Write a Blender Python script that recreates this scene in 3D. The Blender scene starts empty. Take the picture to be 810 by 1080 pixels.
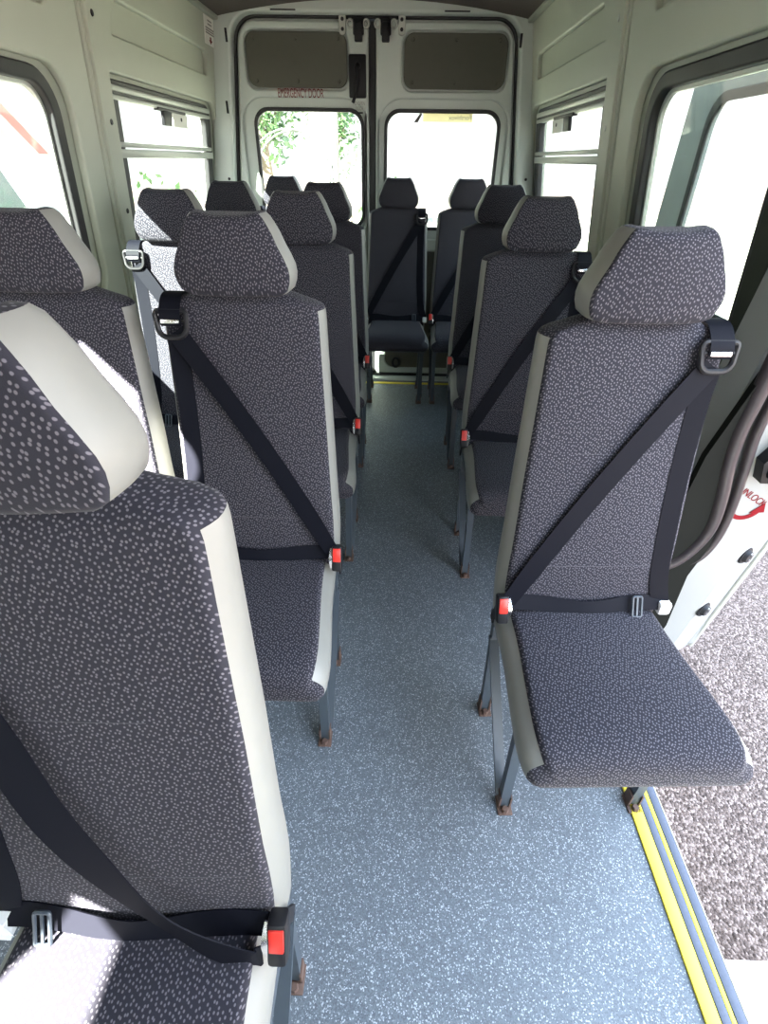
import bpy, bmesh, math, random
from mathutils import Vector, Matrix
random.seed(7)
S = bpy.context.scene
COL = S.collection
V = Vector

# ------------------------------------------------------------------ materials
def nmat(name):
    m = bpy.data.materials.new(name); m.use_nodes = True
    nt = m.node_tree; b = nt.nodes['Principled BSDF']
    return m, nt, b
def pmat(name, col, rough=.5, metal=0., noise=0., nscale=20., bump=0., spec=.5):
    m, nt, b = nmat(name)
    b.inputs['Roughness'].default_value = rough; b.inputs['Metallic'].default_value = metal
    b.inputs['Specular IOR Level'].default_value = spec
    c = (*col, 1)
    if noise or bump:
        tc = nt.nodes.new('ShaderNodeTexCoord'); nz = nt.nodes.new('ShaderNodeTexNoise')
        nz.inputs['Scale'].default_value = nscale; nz.inputs['Detail'].default_value = 5
        nt.links.new(tc.outputs['Object'], nz.inputs['Vector'])
        mx = nt.nodes.new('ShaderNodeMix'); mx.data_type = 'RGBA'
        mx.inputs[6].default_value = tuple(x*(1-noise) for x in col)+(1,)
        mx.inputs[7].default_value = tuple(min(1, x*(1+noise)) for x in col)+(1,)
        nt.links.new(nz.outputs['Fac'], mx.inputs[0]); nt.links.new(mx.outputs[2], b.inputs['Base Color'])
        if bump:
            bp = nt.nodes.new('ShaderNodeBump'); bp.inputs['Strength'].default_value = bump; bp.inputs['Distance'].default_value = .004
            nt.links.new(nz.outputs['Fac'], bp.inputs['Height']); nt.links.new(bp.outputs[0], b.inputs['Normal'])
    else: b.inputs['Base Color'].default_value = c
    return m
def fabric_mat(name):
    m, nt, b = nmat(name); N = nt.nodes.new; L = nt.links.new
    uv = N('ShaderNodeUVMap'); uv.uv_map = 'UVMap'
    mp = N('ShaderNodeMapping'); mp.inputs['Rotation'].default_value = (0, 0, .5); mp.inputs['Scale'].default_value = (1.22, .86, 1)
    vo = N('ShaderNodeTexVoronoi'); vo.voronoi_dimensions = '2D'; vo.inputs['Scale'].default_value = 150; vo.inputs['Randomness'].default_value = .62
    L(uv.outputs[0], mp.inputs[0]); L(mp.outputs[0], vo.inputs['Vector'])
    rp = N('ShaderNodeMapRange'); rp.inputs['From Min'].default_value = .17; rp.inputs['From Max'].default_value = .29
    rp.inputs['To Min'].default_value = 1; rp.inputs['To Max'].default_value = 0
    L(vo.outputs['Distance'], rp.inputs['Value'])
    mx = N('ShaderNodeMix'); mx.data_type = 'RGBA'
    mx.inputs[6].default_value = (.0155, .0153, .0225, 1); mx.inputs[7].default_value = (.110, .104, .121, 1)
    L(rp.outputs[0], mx.inputs[0]); L(mx.outputs[2], b.inputs['Base Color'])
    nz = N('ShaderNodeTexNoise'); nz.inputs['Scale'].default_value = 900; L(uv.outputs[0], nz.inputs['Vector'])
    bp = N('ShaderNodeBump'); bp.inputs['Strength'].default_value = .25; bp.inputs['Distance'].default_value = .001
    L(nz.outputs['Fac'], bp.inputs['Height']); L(bp.outputs[0], b.inputs['Normal'])
    b.inputs['Roughness'].default_value = .85; b.inputs['Specular IOR Level'].default_value = .25
    b.inputs['Sheen Weight'].default_value = .06; b.inputs['Sheen Roughness'].default_value = .4
    return m
def floor_mat():
    m, nt, b = nmat('floor_vinyl'); N = nt.nodes.new; L = nt.links.new
    tc = N('ShaderNodeTexCoord')
    v1 = N('ShaderNodeTexVoronoi'); v1.inputs['Scale'].default_value = 420; L(tc.outputs['Object'], v1.inputs['Vector'])
    sep = N('ShaderNodeSeparateColor'); L(v1.outputs['Color'], sep.inputs[0])
    r = N('ShaderNodeValToRGB'); e = r.color_ramp.elements
    e[0].position = 0; e[0].color = (0.0739, 0.0859, 0.103, 1); e[1].position = .35; e[1].color = (0.0991, 0.1166, 0.1357, 1)
    for p, c in ((.7, (0.1176, 0.1377, 0.1576, 1)), (.88, (0.147, 0.1677, 0.1856, 1)), (.94, (.38, .42, .455, 1))):
        q = e.new(p); q.color = c
    L(sep.outputs[0], r.inputs[0])
    nz = N('ShaderNodeTexNoise'); nz.inputs['Scale'].default_value = 5; nz.inputs['Detail'].default_value = 6; L(tc.outputs['Object'], nz.inputs['Vector'])
    mr = N('ShaderNodeMapRange'); mr.inputs['To Min'].default_value = .82; mr.inputs['To Max'].default_value = 1.15; L(nz.outputs['Fac'], mr.inputs['Value'])
    mu = N('ShaderNodeVectorMath'); mu.operation = 'SCALE'; L(r.outputs[0], mu.inputs[0]); L(mr.outputs[0], mu.inputs['Scale'])
    L(mu.outputs[0], b.inputs['Base Color'])
    b.inputs['Roughness'].default_value = .5
    bp = N('ShaderNodeBump'); bp.inputs['Strength'].default_value = .15; bp.inputs['Distance'].default_value = .001
    L(v1.outputs['Distance'], bp.inputs['Height']); L(bp.outputs[0], b.inputs['Normal'])
    return m
def asphalt_mat():
    m, nt, b = nmat('asphalt'); N = nt.nodes.new; L = nt.links.new
    tc = N('ShaderNodeTexCoord')
    v1 = N('ShaderNodeTexVoronoi'); v1.inputs['Scale'].default_value = 120; L(tc.outputs['Object'], v1.inputs['Vector'])
    sep = N('ShaderNodeSeparateColor'); L(v1.outputs['Color'], sep.inputs[0])
    r = N('ShaderNodeValToRGB'); e = r.color_ramp.elements
    e[0].color = (.045, .028, .023, 1); e[1].color = (.30, .235, .21, 1)
    q = e.new(.5); q.color = (.12, .085, .073, 1)
    L(sep.outputs[1], r.inputs[0]); L(r.outputs[0], b.inputs['Base Color'])
    bp = N('ShaderNodeBump'); bp.inputs['Strength'].default_value = .9; bp.inputs['Distance'].default_value = .012; bp.invert = True
    L(v1.outputs['Distance'], bp.inputs['Height']); L(bp.outputs[0], b.inputs['Normal'])
    b.inputs['Roughness'].default_value = .8
    return m
def glass_mat(name, tint):
    m = bpy.data.materials.new(name); m.use_nodes = True; nt = m.node_tree; nt.nodes.clear()
    N = nt.nodes.new; o = N('ShaderNodeOutputMaterial'); t = N('ShaderNodeBsdfTransparent'); g = N('ShaderNodeBsdfGlossy')
    t.inputs[0].default_value = (*tint, 1); g.inputs['Roughness'].default_value = .02
    x = N('ShaderNodeMixShader'); x.inputs[0].default_value = .05
    nt.links.new(t.outputs[0], x.inputs[1]); nt.links.new(g.outputs[0], x.inputs[2]); nt.links.new(x.outputs[0], o.inputs[0])
    return m
M = dict(
    fabric=fabric_mat('dotted_seat_fabric'),
    vinyl=pmat('grey_vinyl', (.185, .187, .172), .42, noise=.05, nscale=30, bump=.06),
    belt=pmat('belt_webbing', (.0045, .005, .0085), .6, noise=.1, nscale=300, spec=.08),
    black=pmat('black_plastic', (.010, .010, .012), .45, spec=.25),
    rubber=pmat('black_rubber', (.016, .016, .017), .55),
    seal=pmat('door_seal_rubber', (.028, .023, .026), .4, noise=.15, nscale=40, spec=.3),
    red=pmat('red_button', (.55, .028, .02), .3),
    chrome=pmat('chrome', (.75, .75, .77), .22, 1),
    frame=pmat('painted_frame', (.042, .055, .070), .42, noise=.1, nscale=40),
    rust=pmat('rusty_bolt', (.085, .05, .038), .7, noise=.4, nscale=90),
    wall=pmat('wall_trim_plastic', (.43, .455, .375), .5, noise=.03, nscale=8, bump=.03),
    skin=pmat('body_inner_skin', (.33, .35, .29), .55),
    white=pmat('white_paint', (.50, .55, .51), .35, noise=.03, nscale=6),
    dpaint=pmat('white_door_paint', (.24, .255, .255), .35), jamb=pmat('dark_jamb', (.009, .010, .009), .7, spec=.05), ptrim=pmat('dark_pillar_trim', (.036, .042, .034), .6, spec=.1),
    ext=pmat('white_body_paint', (.78, .79, .78), .25),
    ceil=pmat('headliner', (.085, .07, .06), .9, noise=.12, nscale=60),
    dpanel=pmat('dark_trim_panel', (.075, .075, .055), .6, noise=.08, nscale=40),
    alu=pmat('window_frame_aluminium', (.45, .47, .43), .4, .3),
    floor=floor_mat(), asphalt=asphalt_mat(), glass=glass_mat('window_glass', (.68, .72, .70)), clear=glass_mat('clear_door_glass', (.93, .97, .95)),
    yellow=pmat('yellow_nosing', (.80, .66, .06), .5, noise=.05, nscale=30),
    cream=pmat('cream_edge', (.75, .70, .45), .5),
    gripgrey=pmat('grey_grip_strip', (.085, .10, .14), .65, noise=.2, nscale=200),
    thread=pmat('pale_thread', (.06, .06, .07), .7),
    redink=pmat('red_ink', (.16, .008, .012), .7, spec=.1), greyink=pmat('grey_ink', (.25, .24, .23), .6),
    paper=pmat('white_sticker', (.80, .80, .74), .6), creampaper=pmat('cream_sticker', (.8, .74, .55), .6),
    render=pmat('pale_house_render', (.45, .44, .41), .9, noise=.06, nscale=3),
    tile=pmat('pale_roof_tiles', (.66, .58, .52), .9, noise=.15, nscale=5),
    redwood=pmat('red_bargeboard', (.75, .36, .34), .6),
    winglass=pmat('dark_windscreen', (.10, .13, .13), .1),
    leaf=pmat('leaf', (.07, .14, .045), .6, noise=.4, nscale=3), bark=pmat('bark', (.22, .17, .13), .9, noise=.3, nscale=10),
    brick=pmat('pale_brick', (.20, .18, .165), .9, noise=.25, nscale=9),
    gravel=pmat('pale_garden_ground', (.30, .29, .23), .95, noise=.25, nscale=5),
    ironwork=pmat('grey_ironwork', (.05, .055, .05), .5))

nt = M['creampaper'].node_tree; tl_ = nt.nodes.new('ShaderNodeBsdfTranslucent'); tl_.inputs[0].default_value = (.85, .80, .62, 1)
mxs = nt.nodes.new('ShaderNodeMixShader'); mxs.inputs[0].default_value = .7
nt.links.new(nt.nodes['Principled BSDF'].outputs[0], mxs.inputs[1]); nt.links.new(tl_.outputs[0], mxs.inputs[2]); nt.links.new(mxs.outputs[0], nt.nodes['Material Output'].inputs[0])

# ------------------------------------------------------------------ helpers
class MB:
    def __init__(s): s.bm = bmesh.new()
    def box(s, lo, hi, bev=0., fn=None):
        lo, hi = V(lo), V(hi)
        r = bmesh.ops.create_cube(s.bm, size=1); vs = r['verts']
        for v in vs: v.co = V(((lo+hi)[i]/2 + v.co[i]*(hi-lo)[i] for i in range(3)))
        if bev:
            es = {e for v in vs for e in v.link_edges}
            rr = bmesh.ops.bevel(s.bm, geom=list(es), offset=bev, segments=2, affect='EDGES', profile=.5)
            vs = list({v for f in rr['faces'] for v in f.verts} | {v for v in vs if v.is_valid})
        if fn:
            for v in vs: v.co = V(fn(*v.co))
        return s
    def bar(s, a, b, w, d, up=(0, 1, 0)):
        a, b = V(a), V(b); t = (b-a).normalized(); x = t.cross(V(up)).normalized(); y = x.cross(t).normalized()
        vs = []
        for p in (a, b):
            for i, j in ((-1, -1), (1, -1), (1, 1), (-1, 1)): vs.append(s.bm.verts.new(p + x*w/2*i + y*d/2*j))
        for k in range(4): s.bm.faces.new((vs[k], vs[(k+1) % 4], vs[4+(k+1) % 4], vs[4+k]))
        s.bm.faces.new(vs[3::-1]); s.bm.faces.new(vs[4:])
        return s
    def cyl(s, a, b, r, r2=None, n=14):
        return s.tube([a, b], [r, r if r2 is None else r2], n)
    def tube(s, pts, r, n=10, closed=False):
        pts = [V(p) for p in pts]; N = len(pts); rs = r if isinstance(r, (list, tuple)) else [r]*N
        rings = []; prev = None
        for i, p in enumerate(pts):
            if closed: t = (pts[(i+1) % N]-pts[i-1]).normalized()
            else: t = (pts[min(i+1, N-1)]-pts[max(i-1, 0)]).normalized()
            if prev is None: x = t.orthogonal().normalized()
            else:
                x = prev - t*prev.dot(t); x.normalize()
            prev = x; y = t.cross(x)
            rings.append([s.bm.verts.new(p + (x*math.cos(2*math.pi*k/n)+y*math.sin(2*math.pi*k/n))*rs[i]) for k in range(n)])
        for i in range(N if closed else N-1):
            A, B = rings[i], rings[(i+1) % N]
            for k in range(n): s.bm.faces.new((A[k], A[(k+1) % n], B[(k+1) % n], B[k]))
        if not closed:
            s.bm.faces.new(rings[0][::-1]); s.bm.faces.new(rings[-1])
        return s
    def ribbon(s, pts, width, nrm, th=.0018, side=None, smooth=6):
        pts = [V(p) for p in pts]
        if smooth and len(pts) > 2: pts = catmull(pts, smooth)
        N = len(pts); rings = []
        for i, p in enumerate(pts):
            t = (pts[min(i+1, N-1)]-pts[max(i-1, 0)]).normalized()
            n = V(nrm(i/(N-1))) if callable(nrm) else V(nrm)
            w = width(i/(N-1)) if callable(width) else width
            sd = t.cross(n).normalized(); n = sd.cross(t).normalized()
            if side: sd = V(side); n = sd.cross(t).normalized()
            rings.append([s.bm.verts.new(p+sd*w/2*a+n*th/2*b) for a, b in ((-1, -1), (1, -1), (1, 1), (-1, 1))])
        for A, B in zip(rings, rings[1:]):
            for k in range(4): s.bm.faces.new((A[k], A[(k+1) % 4], B[(k+1) % 4], B[k]))
        s.bm.faces.new(rings[0][::-1]); s.bm.faces.new(rings[-1])
        return s
    def quad(s, pts):
        s.bm.faces.new([s.bm.verts.new(V(p)) for p in pts]); return s
    def poly_prism(s, poly, z0, z1, fn=lambda x, y, z: (x, y, z)):
        a = [s.bm.verts.new(V(fn(x, y, z0))) for x, y in poly]; b = [s.bm.verts.new(V(fn(x, y, z1))) for x, y in poly]
        n = len(poly)
        for k in range(n): s.bm.faces.new((a[k], a[(k+1) % n], b[(k+1) % n], b[k]))
        s.bm.faces.new(a[::-1]); s.bm.faces.new(b); return s
    def addmesh(s, me, fn=None):
        n0 = len(s.bm.verts); s.bm.from_mesh(me); s.bm.verts.ensure_lookup_table()
        if fn:
            for v in s.bm.verts[n0:]: v.co = V(fn(*v.co))
        bpy.data.meshes.remove(me); return s
    def build(s, name, mat, parent=None, sharp=35, recalc=True, **props):
        bm = s.bm
        if recalc: bmesh.ops.recalc_face_normals(bm, faces=bm.faces[:])
        me = bpy.data.meshes.new(name); bm.to_mesh(me); bm.free()
        me.materials.append(mat)
        me.shade_smooth()
        me.set_sharp_from_angle(angle=math.radians(sharp))
        return link(name, me, parent, **props)
def link(name, data, parent=None, **props):
    o = bpy.data.objects.new(name, data); COL.objects.link(o)
    if parent is not None: o.parent = parent
    for k, v in props.items(): o[k] = v
    return o
def empty(name, loc, label=None, category=None, group=None, rz=0., **props):
    o = link(name, None, None, **props); o.location = loc; o.rotation_euler.z = rz; o.empty_display_size = .1
    if label: o['label'] = label; o['category'] = category
    if group: o['group'] = group
    return o
def tag(o, label, category, group=None):
    o['label'] = label; o['category'] = category
    if group: o['group'] = group
    return o
def catmull(p, n):
    out = []
    q = [p[0]*2-p[1]] + p + [p[-1]*2-p[-2]]
    for i in range(1, len(q)-2):
        a, b, c, d = q[i-1:i+3]
        for k in range(n):
            t = k/n
            out.append(.5*((2*b)+(c-a)*t+(2*a-5*b+4*c-d)*t*t+(3*b-a-3*c+d)*t**3))
    out.append(p[-1]); return out
def rpoly(pts, rad, n=8):
    out = []; N = len(pts)
    if not isinstance(rad, (list, tuple)): rad = [rad]*N
    for i in range(N):
        p = V((*pts[i], 0)); a = V((*pts[i-1], 0)); b = V((*pts[(i+1) % N], 0)); r = rad[i]
        if r <= 0: out.append((p.x, p.y)); continue
        d1 = (a-p).normalized(); d2 = (b-p).normalized(); ang = d1.angle(d2); L = r/math.tan(ang/2)
        c = p + (d1+d2).normalized()*r/math.sin(ang/2)
        s, e = p+d1*L-c, p+d2*L-c
        tot = s.angle(e); sg = 1 if s.cross(e).z > 0 else -1
        for k in range(n+1):
            th = sg*tot*k/n
            out.append((c.x+s.x*math.cos(th)-s.y*math.sin(th), c.y+s.x*math.sin(th)+s.y*math.cos(th)))
    return out
def rr(x0, y0, x1, y1, r, n=8): return rpoly([(x0, y0), (x1, y0), (x1, y1), (x0, y1)], r, n)
def plate(outer, holes=(), depth=.02, bev=0., res=2):
    """filled 2D outline with holes, thickness along w, as mesh (centred on w=0)"""
    cu = bpy.data.curves.new('outline', 'CURVE'); cu.dimensions = '2D'; cu.fill_mode = 'BOTH'
    for loop in [outer, *holes]:
        sp = cu.splines.new('POLY'); sp.points.add(len(loop)-1); sp.use_cyclic_u = True
        for p, (x, y) in zip(sp.points, loop): p.co = (x, y, 0, 1)
    cu.extrude = max(depth/2-bev, .0005); cu.bevel_depth = bev; cu.bevel_resolution = res; cu.offset = -bev
    ob = bpy.data.objects.new('outline', cu); COL.objects.link(ob)
    me = bpy.data.meshes.new_from_object(ob.evaluated_get(bpy.context.evaluated_depsgraph_get()))
    bpy.data.objects.remove(ob); bpy.data.curves.remove(cu)
    return me
def text_mesh(txt, size, depth=.0006):
    cu = bpy.data.curves.new('lettering', 'FONT'); cu.body = txt; cu.size = size; cu.extrude = depth; cu.align_x = 'CENTER'; cu.align_y = 'CENTER'
    ob = bpy.data.objects.new('lettering', cu); COL.objects.link(ob)
    me = bpy.data.meshes.new_from_object(ob.evaluated_get(bpy.context.evaluated_depsgraph_get()))
    bpy.data.objects.remove(ob); bpy.data.curves.remove(cu)
    return me

# ------------------------------------------------------------------ camera
F_PX, PITCH, YAW, ROLL, CAMH = 539.98, .60245, -.018708, .014535, 1.4216
cy, sy = math.cos(YAW), math.sin(YAW); cp, sp_ = math.cos(PITCH), math.sin(PITCH)
fwd = V((sy*cp, cy*cp, -sp_)); rgt = V((cy, -sy, 0)); upv = rgt.cross(fwd)
cr, sr = math.cos(ROLL), math.sin(ROLL); rgt, upv = rgt*cr+upv*sr, upv*cr-rgt*sr
cam = bpy.data.cameras.new('camera'); co = bpy.data.objects.new('camera', cam); COL.objects.link(co)
mw = Matrix((rgt, upv, -fwd)).transposed().to_4x4(); mw.translation = V((0, 0, CAMH)); co.matrix_world = mw
cam.sensor_fit = 'VERTICAL'; cam.sensor_height = 24; cam.sensor_width = 18; cam.lens = F_PX/1080*24
cam.clip_start = .02; cam.clip_end = 300
S.camera = co

# ------------------------------------------------------------------ seat
ZS, REC = 1.147, .091/.647
def yf(z):                       # front surface of the backrest
    return -REC*(ZS-z) - .010*math.exp(-((z-.66)/.13)**2)
def xsec(w, f, b, r, crown, nf=8, n=4, rb=None, ins=.02):
    dp = abs(b-f); wf = max(w-ins, w*.5)
    r = min(r, wf*.6, dp*.3); rb = min(rb or .024, w*.7, dp*.45)
    P = []; T = []
    for k in range(nf):          # front edge, left to right
        x = (wf-r)*(-1+2*k/nf); P.append((x, f-crown*(1-(x/(wf-r))**2))); T.append('f')
    for k in range(n):
        a = math.pi/2*k/n; P.append((wf-r+r*math.sin(a), f+r-r*math.cos(a))); T.append('f')
    ym = f+dp*.55
    for k in range(3):
        t = k/3; P.append((wf+(w-wf)*math.sin(t*math.pi/2), f+r+(ym-f-r)*t)); T.append('s')
    P.append((w, ym)); T.append('s')
    for k in range(n):
        a = math.pi/2*k/n; P.append((w-rb+rb*math.cos(a), b-rb+rb*math.sin(a))); T.append('s')
    for k in range(2): P.append(((w-rb)*(1-k), b)); T.append('s')
    for k in range(n):
        a = math.pi/2*k/n; P.append((-w+rb-rb*math.sin(a), b-rb+rb*math.cos(a))); T.append('s')
    P.append((-w, b-rb)); T.append('s')
    for k in range(3):
        t = 1-k/3; P.append((-wf-(w-wf)*math.sin(t*math.pi/2), f+r+(ym-f-r)*t)); T.append('s')
    for k in range(n):
        a = math.pi/2*k/n; P.append((-wf+r-r*math.cos(a), f+r-r*math.sin(a))); T.append('f')
    return P, T
def loft(secs, place, topi=10**9, boti=-1):
    """secs: list of (P,T); place(i,(x,t))->Vector. returns fabric mesh and cover mesh"""
    pts = [[V(place(i, p)) for p in P] for i, (P, T) in enumerate(secs)]
    faces = []
    n = len(pts[0])
    for i in range(len(secs)-1):
        T = secs[i][1]
        for k in range(n):
            tg = T[k]
            if i >= topi: tg = 'f'
            if i <= boti: tg = 'f' if tg == 'f' else 's'
            faces.append((tg, ((i, k), (i, (k+1) % n), (i+1, (k+1) % n), (i+1, k))))
    faces.append(('s', tuple((0, k) for k in range(n))[::-1])); faces.append(('f', tuple((len(secs)-1, k) for k in range(n))))
    out = []
    allbm = bmesh.new(); vm = {}
    for i in range(len(pts)):
        for k in range(n): vm[i, k] = allbm.verts.new(pts[i][k])
    lay = allbm.loops.layers.uv.new('UVMap'); tags = {}
    for tg, f in faces:
        F = allbm.faces.new([vm[q] for q in f]); F.material_index = 0 if tg == 'f' else 1
        for l in F.loops: l[lay].uv = (l.vert.co.x, l.vert.co.z+l.vert.co.y)
    bmesh.ops.recalc_face_normals(allbm, faces=allbm.faces[:])
    for keep in (0, 1):
        b = allbm.copy()
        bmesh.ops.delete(b, geom=[f for f in b.faces if f.material_index != keep], context='FACES')
        for f in b.faces: f.material_index = 0
        me = bpy.data.meshes.new('upholstery'); b.to_mesh(me); b.free(); me.shade_smooth(); me.set_sharp_from_angle(angle=math.radians(50))
        out.append(me)
    allbm.free()
    return out
def pair(name, cover, secs, place, parent, **kw):
    a, b = loft(secs, place, **kw)
    a.materials.append(M['fabric']); b.materials.append(M['vinyl'])
    o = link(name, a, parent); link(cover, b, o, label='grey vinyl side cover')
    return o

def make_seat(m, root):
    """m=+1: belt guide on the +x shoulder, buckle at -x; m=-1 mirrored"""
    # backrest ---------------------------------------------------------
    zs = [.415, .425, .45, .50, .56, .62, .68, .75, .85, .95, 1.05, 1.10, 1.125, 1.137, 1.144, 1.150, 1.157, 1.165, 1.172, 1.178]
    ws = [.188, .198, .203, .206, .209, .209, .206, .203, .199, .195, .1915, .190, .189, .187, .182, .170, .152, .130, .110, .085]
    secs = []
    for z, w in zip(zs, ws):
        ins = .018*max(0, (z-1.15)/.028) + (.008 if z < .42 else 0)
        dep = .095-.02*(z-.42)/.75
        secs.append(xsec(w, yf(z)+ins, yf(z)+dep-ins, .012, .006 if z < 1.14 else .003, ins=.013 if z < 1.15 else .006))
    bk = pair('backrest', 'back_cover', secs, lambda i, p: (p[0], p[1], zs[i]), root, topi=13)
    for z, x0, x1 in ((.905, -.085, .085), (.63, -.17, .17)):
        st = MB(); st.tube([(x0+(x1-x0)*k/8, yf(z)-.006*(1-((x0+(x1-x0)*k/8)/.18)**2)-.0001, z) for k in range(9)], .0005, 5)
        st.build('stitching', M['thread'], bk)
    # headrest ---------------------------------------------------------
    zs2 = [1.170, 1.174, 1.184, 1.200, 1.215, 1.230, 1.250, 1.270, 1.290, 1.306, 1.318, 1.326, 1.331, 1.333]
    ws2 = [.096, .110, .1225, .1285, .1305, .1285, .1205, .1105, .1005, .0915, .084, .0765, .067, .052]
    secs = []
    for i, (z, w) in enumerate(zip(zs2, ws2)):
        t = (z-1.17)/.163; ins = [.012, .004, 0][i] if i < 3 else ([0, .004, .010, .018][i-10] if i >= 10 else 0)
        f0 = -.020-.008*math.sin(math.pi*min(1, t*1.1))-.006*t; b0 = .066-.018*t
        secs.append(xsec(w, f0+ins, b0-ins,   .008, .008, rb=.022, ins=.007))
    def hp(i, p):
        z = zs2[i]; dip = .009*max(0, (z-1.27)/.06)*((p[0]/.06)**2-1)
        return (p[0], p[1], z+max(-.007, min(.004, dip)))
    pair('headrest', 'headrest_cover', secs, hp, root, topi=11)
    # cushion ----------------------------------------------------------
    ys = [-.050, -.058, -.075, -.12, -.18, -.24, -.30, -.355, -.41, -.442, -.466, -.482, -.493, -.499, -.501]
    tw = [.188, .194, .197, .199, .201, .204, .208, .212, .216, .2165, .215, .212, .207, .199, .188]
    tp = [.485, .494, .499, .502, .502, .502, .502, .503, .503, .501, .496, .487, .475, .460, .448]
    bt = [.42, .41, .405, .405, .405, .405, .405, .405, .405, .405, .405, .407, .411, .418, .428]
    secs = []
    for y, w, t, b in zip(ys, tw, tp, bt):
        wav = .004*math.sin((y+.05)*14)
        secs.append(xsec(w+wav*.5, -t, -b, .014, .007, ins=.026))
    def cpl(i, p): return (p[0], ys[i], -p[1])
    pair('seat_cushion', 'cushion_cover', secs, cpl, root, topi=11)
    # legs -------------------------------------------------------------
    for s in (-1, 1):
        for (fy, ty, tz, nm) in ((-.323, -.325, .412, 'front_leg'), (-.032, -.03, .412, 'rear_leg')):
            b = MB(); b.bar((s*.174, fy, .004), (s*.182, ty, tz), .024, .024)
            lg = b.build(nm, M['frame'], root)
            q = MB(); q.box((s*.174-.019, fy-.034, 0), (s*.174+.019, fy+.016, .006), .002)
            q.box((s*.174-.016, fy-.016, .004), (s*.174-.012, fy+.014, .05)); q.box((s*.174+.012, fy-.016, .004), (s*.174+.016, fy+.014, .05))
            q.cyl((s*.174, fy-.024, .004), (s*.174, fy-.024, .018), .010, .008, 6)
            q.build('foot_plate', M['rust'], lg)
        b = MB(); b.bar((s*.184, -.318, .035), (s*.186, -.03, .33), .010, .026, up=(1, 0, 0)); b.cyl((s*.178, -.035, .325), (s*.197, -.035, .325), .008)
        b.build('side_brace', M['frame'], root)
    b = MB()
    for s in (-1, 1): b.box((s*.182-.014, -.44, .385), (s*.182+.014, .0, .407), .003)
    for y in (-.42, -.20, -.02): b.box((-.17, y-.012, .386), (.17, y+.012, .406), .003)
    b.build('seat_frame', M['frame'], root)
    # belt -------------------------------------------------------------
    g = V((m*.152, yf(1.12)-.019, 1.115)); tl = V((0, -REC, -1)).normalized(); tl = V((0, -.22, -1)).normalized(); nx = V((1, 0, 0)); nn = V((0, -1, .22)).normalized()
    ring = [g + nx*a + tl*c for a, c in [(x, y) for x, y in rpoly([(-.035, -.024), (.035, -.024), (.031, .032), (-.031, .032)], [.008, .008, .022, .022], 5)]]
    b = MB(); b.tube(ring, .0062, 8, closed=True); b.tube([g-nx*.031-tl*.004, g+nx*.031-tl*.004], .0045, 8)
    gd = b.build('belt_guide', M['black'], root)
    MB().box((-.021, -.0035, -.0045), (.021, .0035, .0045), .0015, lambda x, y, z: g+nx*x+nn*(y+.007)+tl*(z-.002)).build('silver_bar', M['chrome'], gd, label='silver bar of the belt guide')
    X = m*.152
    b = MB()     # loop over the shoulder
    b.ribbon([(X, g.y-.004, 1.108), (X, g.y-.006, 1.128), (X, -.016, 1.148), (X, .008, 1.166), (X, .04, 1.168), (X, .078, 1.155), (X, .094, 1.11), (X, .09, .95), (X, .03, .45)], .047, (0, 0, 1), side=(1, 0, 0))
    b.build('shoulder_loop', M['belt'], root)
    A = V((m*.148, g.y+.001, 1.095)); B = V((-m*.195, yf(.54)-.022, .535))
    b = MB(); pts = []
    for k in range(9):
        t = k/8; p = A.lerp(B, t); z = p.z
        x = p.x - m*.012*math.sin(math.pi*t)
        crown = .006*(1-min(1, (x/.19)**2)); pts.append((x, min(p.y, yf(z)-crown-.005) if 0 < k < 8 else p.y, z))
    b.ribbon(pts, lambda t: .047-.008*max(0, (t-.85)/.15), (0, -1, .12), smooth=3)
    sh = b.build('shoulder_strap', M['belt'], root)
    b = MB(); b.ribbon([(m*.150, g.y+.004, 1.088), (m*.149, yf(1.0)-.0055, 1.0), (m*.151, yf(.85)-.0055, .85), (m*.157, yf(.7)-.0055, .70), (m*.168, yf(.6)-.006, .60), (m*.192, yf(.53)-.010, .515)], .042, (-m*.10, -1, .12), smooth=3)
    b.build('vertical_strap', M['belt'], root)
    b = MB(); lp = []
    for k in range(9):
        t = k/8; x = -m*.197+t*m*.397; lp.append((x, -.112+.004*math.sin(t*9)+.008*abs(2*t-1), .526+.004*math.cos(t*7)-.004*t))
    b.ribbon(lp, lambda t: .036+.004*math.sin(t*9), (0, -1, .55), smooth=3)
    lap = b.build('lap_strap', M['belt'], root)
    c = V((m*.125, -.118, .526)); u1 = V((0, .48, .88)); ring = [c+nx*a+u1*d for a, d in rr(-.011, -.025, .011, .025, .004, 3)]
    b = MB(); b.tube(ring, .003, 6, closed=True); b.bar(c-u1*.024, c+u1*.024, .004, .003); b.build('slider', M['frame'], lap, label='metal slider on the lap strap')
    b = MB(); b.box((m*.185, -.118, .495), (m*.215, -.092, .53), .006); b.build('anchor', M['ext'], lap, label='white plastic anchor cover')
    # buckle
    bx = V((-m*.207, -.115, .520)); w2 = V((0, -.35, .94)).normalized(); n2 = V((0, -.94, -.35)); 
    fb = lambda x, y, z: bx + nx*x + V((0, -.92, .39))*y + V((0, .39, .92))*z
    b = MB(); b.box((-.014, -.016, -.036), (.014, .016, .036), .006, fb); b.bar(bx-V((0, -.03, .03)), bx+V((0, .06, -.10)), .022, .006, up=(1, 0, 0))
    bu = b.build('buckle', M['black'], root)
    MB().box((-.0105, .0125, -.008), (.0105, .0185, .030), .002, fb).build('release_button', M['red'], bu, label='red release button')
    b = MB(); b.ribbon([fb(m*.012, .004, .03), fb(m*.016, .012, .0), fb(m*.012, .004, -.03)], .012, (0, -1, .3), th=.003); b.build('tongue', M['chrome'], bu, label='metal belt tongue')

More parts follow.
